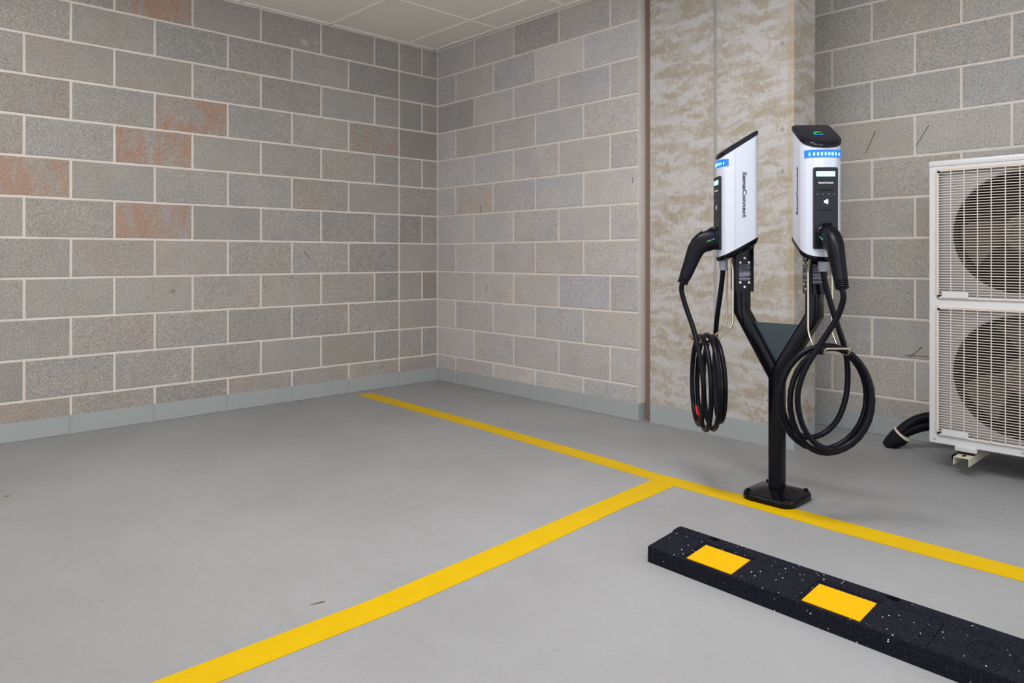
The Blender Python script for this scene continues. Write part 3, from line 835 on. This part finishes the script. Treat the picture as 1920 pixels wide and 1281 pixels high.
for (z0, z1) in APZ:
    zc = (z0+z1)/2; xc = (WX0+WX1)/2; rad = .250
    # shroud plate with a bell-mouthed round opening
    n = 48
    sqp = []
    for k in range(n):
        a = 2*math.pi*k/n; c_, s_ = math.cos(a), math.sin(a)
        hw_, hh_ = (WX1-WX0)/2+.012, (z1-z0)/2+.012
        q = min(hw_/abs(c_) if abs(c_) > 1e-6 else 9, hh_/abs(s_) if abs(s_) > 1e-6 else 9)
        sqp.append((xc+c_*q, zc+s_*q))
    cir = lambda r_: [(xc+r_*math.cos(2*math.pi*k/n), zc+r_*math.sin(2*math.pi*k/n)) for k in range(n)]
    y0 = AF+.022
    bm = loft([[(x, y, z) for x, z in pts] for pts, y in ((sqp, y0), (cir(rad+.006), y0), (cir(rad), y0+.006), (cir(rad+.03), y0+.012), (sqp, y0+.008))], cap0=False, cap1=False)
    acp('fan_shroud', bm, M['ac_shroud'], smooth=40)
    acp('fan_duct', loft([[(x, y, z) for x, z in cir(r_)] for r_, y in ((rad-.001, y0+.006), (rad-.004, y0+.03), (rad, y0+.10), (rad+.02, y0+.10), (rad+.02, y0+.013))], cap0=False, cap1=False), M['ac_duct_shade'], smooth=40)
    # finned coil seen behind the fan
    acp('coil', box(WX0-.01, WX1+.01, AB-.05, AB-.03, z0, z1), M['ac_dark'])
    # fan: hub and three swept blades
    yb_ = y0+.045
    hub = acp('fan', loft([[(xc+a, y, zc+b) for a, b in circle(r_, 28)] for r_, y in ((.078, yb_+.07), (.080, yb_), (.074, yb_-.008), (.048, yb_-.010), (.046, yb_-.004), (.026, yb_-.004), (.024, yb_-.012), (.010, yb_-.012))]), M['fan'], smooth=30)
    for k in range(3):
        ph = R(178 + 120*k + (25 if z0 < .5 else 0)); bm = bmesh.new(); g0, g1 = [], []
        ringsb = []
        for i in range(9):
            rr = .070 + (.232-.070)*i/8; sw = .30*(i/8)**1.4
            row = []
            for j in range(7):
                q = j/6; span = .98 - .18*(i/8)
                a = ph - span/2 + span*q + sw
                row.append((xc+rr*math.cos(a), yb_+.004+.052*q+.0, zc+rr*math.sin(a)))
            ringsb.append(row)
        up = [[bm.verts.new((x, y, z)) for x, y, z in r_] for r_ in ringsb]; dn = [[bm.verts.new((x, y+.003, z)) for x, y, z in r_] for r_ in ringsb]
        for i in range(8):
            for j in range(6):
                bm.faces.new((up[i][j], up[i][j+1], up[i+1][j+1], up[i+1][j])); bm.faces.new((dn[i][j], dn[i+1][j], dn[i+1][j+1], dn[i][j+1]))
        for i in range(8):
            for j in (0, 6): bm.faces.new((up[i][j], up[i+1][j], dn[i+1][j], dn[i][j]))
        for j in range(6):
            for i in (0, 8): bm.faces.new((up[i][j], up[i][j+1], dn[i][j+1], dn[i][j]))
        acp('fan_blade', bm, M['fan'], hub, smooth=60)
    # motor strut
    acp('motor_strut', box(xc-.020, xc+.020, yb_+.16, yb_+.19, z0-.02, z1+.02), M['ac_shroud'])
    # guard: rim, upright bars, fine cross wires
    yg = AF-.010
    outer = rrect(WX1-WX0+.006, z1-z0+.006, .018, 5, xc, zc); mid = rrect(WX1-WX0-.006, z1-z0-.006, .014, 5, xc, zc); inn = rrect(WX1-WX0-.018, z1-z0-.018, .010, 5, xc, zc)
    gd = acp('fan_guard', loft([[(x, y, z) for x, z in p] for p, y in ((outer, AF+.002), (outer, AF-.004), (mid, yg), (inn, yg+.002), (inn, AF+.008))], cap0=False, cap1=False), M['ac_grille'], smooth=35)
    base = None
    for k in range(12):
        x = 3.3265 + .0488*k
        if x > WX1-.012: break
        if base is None:
            base = acp('upright_bar', box(-.0014+ox, .0014+ox, yg-.001, yg+.006, z0+.004, z1-.004), M['ac_grille'], gd); b_ = base
        else:
            b_ = base.copy(); C.objects.link(b_); b_.parent = gd
        b_.location = (x-ox, 0, 0)
    bm = bmesh.new(); nz = 49
    for k in range(nz):
        z = z0+.010 + (z1-z0-.020)*k/(nz-1)
        add_box(bm, WX0+.006, WX1-.006, yg+.0005, yg+.0045, z-.0014, z+.0014)
    tag(acp('cross_wires', bm, M['ac_grille'], gd), kind='stuff')
    acp('name_plate', box(3.292, 3.391, yg-.003, yg+.006, z0+.004, z0+.030, .002, 1), M['ac_white'], gd)
    for (x, z) in ((WX0+.010, z0+.012), (WX0+.010, z1-.012)):
        acp('guard_screw', loft([[(x+a, y, z+b) for a, b in circle(.005, 10)] for y in (yg+.004, yg-.002)]), M['black_plastic'], gd)
# feet on cream wall brackets
for bx in (3.380, 4.05):
    acp('foot', box(bx-.040, bx+.042, AF-.012, AB-.02, .097, AZ0, .003, 1), M['bolt'])
    acp('rubber_pad', box(bx-.030, bx+.030, AF-.004, AF+.06, .0865, .097), M['black_plastic'])
    bm = bmesh.new(); y0, y1, zt, zb_ = .105, .632, .086, .052
    hw_ = .029
    pr = [(-hw_, zb_), (-hw_, zt-.003), (-hw_+.003, zt), (hw_-.003, zt), (hw_, zt-.003), (hw_, zb_), (hw_-.003, zb_), (hw_-.003, zt-.003), (-hw_+.003, zt-.003), (-hw_+.003, zb_)]
    loft([[(bx+x, y, z) for x, z in pr] for y in (y0, y1)], bm=bm)
    ba = acp('bracket_arm', bm, M['cream'])
    acp('slot', box(bx-.006, bx+.006, .125, .160, zt-.002, zt+.0004), M['black_plastic'], ba)
    acp('end_stop', box(bx-.048, bx-.029, .150, .200, .060, .078), M['black_plastic'], ba)
    acp('wall_plate', box(bx-.032, bx+.032, .626, .634, .02, .34), M['cream'], ba)

# ------------------------------------------------------------------ refrigerant pipes behind the unit
pp = thing('insulated_pipes', 'black foam-wrapped pipes curving from the condenser into the floor', 'pipe', (2.99, .41, 0))
def rel(pts): return [(x-2.99, y-.41, z) for x, y, z in pts]
for dz, dy in ((.0, .0), (-.040, -.006)):
    pth = catmull(rel([(3.40, .535, .160+dz), (3.26, .535, .166+dz), (3.175, .510, .163+dz), (3.110, .474, .144+dz*.95), (3.068, .448, .114+dz*.75), (3.036, .430, .078+dz*.35)]), 6)
    obj('pipe_sleeve', tube(pth, .0235, 14), M['foam'], pp, smooth=50)
a, b = Vector((3.046, .432, .068)), Vector((2.990, .407, .002)); d = (a-b).normalized()
side = Vector((0, 1, 0)); up_ = d.cross(side).normalized()
def flat_ring(c, hn, hs, n=16): return [c + up_*(hn*math.cos(2*math.pi*k/n)) + side*(hs*math.sin(2*math.pi*k/n)) - Vector((2.99, .41, 0)) for k in range(n)]
rg = [flat_ring(b+(a-b)*t, hn, hs) for t, hn, hs in ((0, .030, .020), (.25, .036, .026), (.7, .042, .027), (1, .042, .026))]
rg = [[Vector((p.x, p.y, max(.001, p.z))) for p in r_] for r_ in rg]
obj('end_boot', loft(rg), M['foam'], pp, smooth=50)
obj('tape_band', loft([flat_ring(a+d*t, hn, hs) for t, hn, hs in ((-.004, .043, .027), (-.003, .045, .029), (.005, .045, .029), (.006, .043, .027))]), M['pale_tape'], pp, smooth=40)

# ------------------------------------------------------------------ scraps on the floor
def scrap(pts, h, loc, rz, label):
    bm = loft([[(x, y, .0004) for x, y in pts], [(x*.9, y*.9, h*(1+.6*math.sin(x*120))) for x, y in pts]])
    tag(obj('dry_leaf', bm, M['leaf'], loc=loc, rot=(0, 0, rz)), label, 'leaf', 'leaf scraps on the floor')
scrap([(-.02, 0), (-.008, -.003), (.006, -.002), (.02, -.001), (.016, .002), (.0, .0015), (-.012, .003)], .002, (2.538, -2.354, 0), R(70), 'thin curled leaf scrap beside the dividing yellow line')
scrap([(-.012, 0), (-.004, -.005), (.008, -.004), (.013, 0), (.005, .005), (-.006, .004)], .002, (.944, -2.791, 0), R(60), 'small brown leaf scrap at the far left edge of the floor')
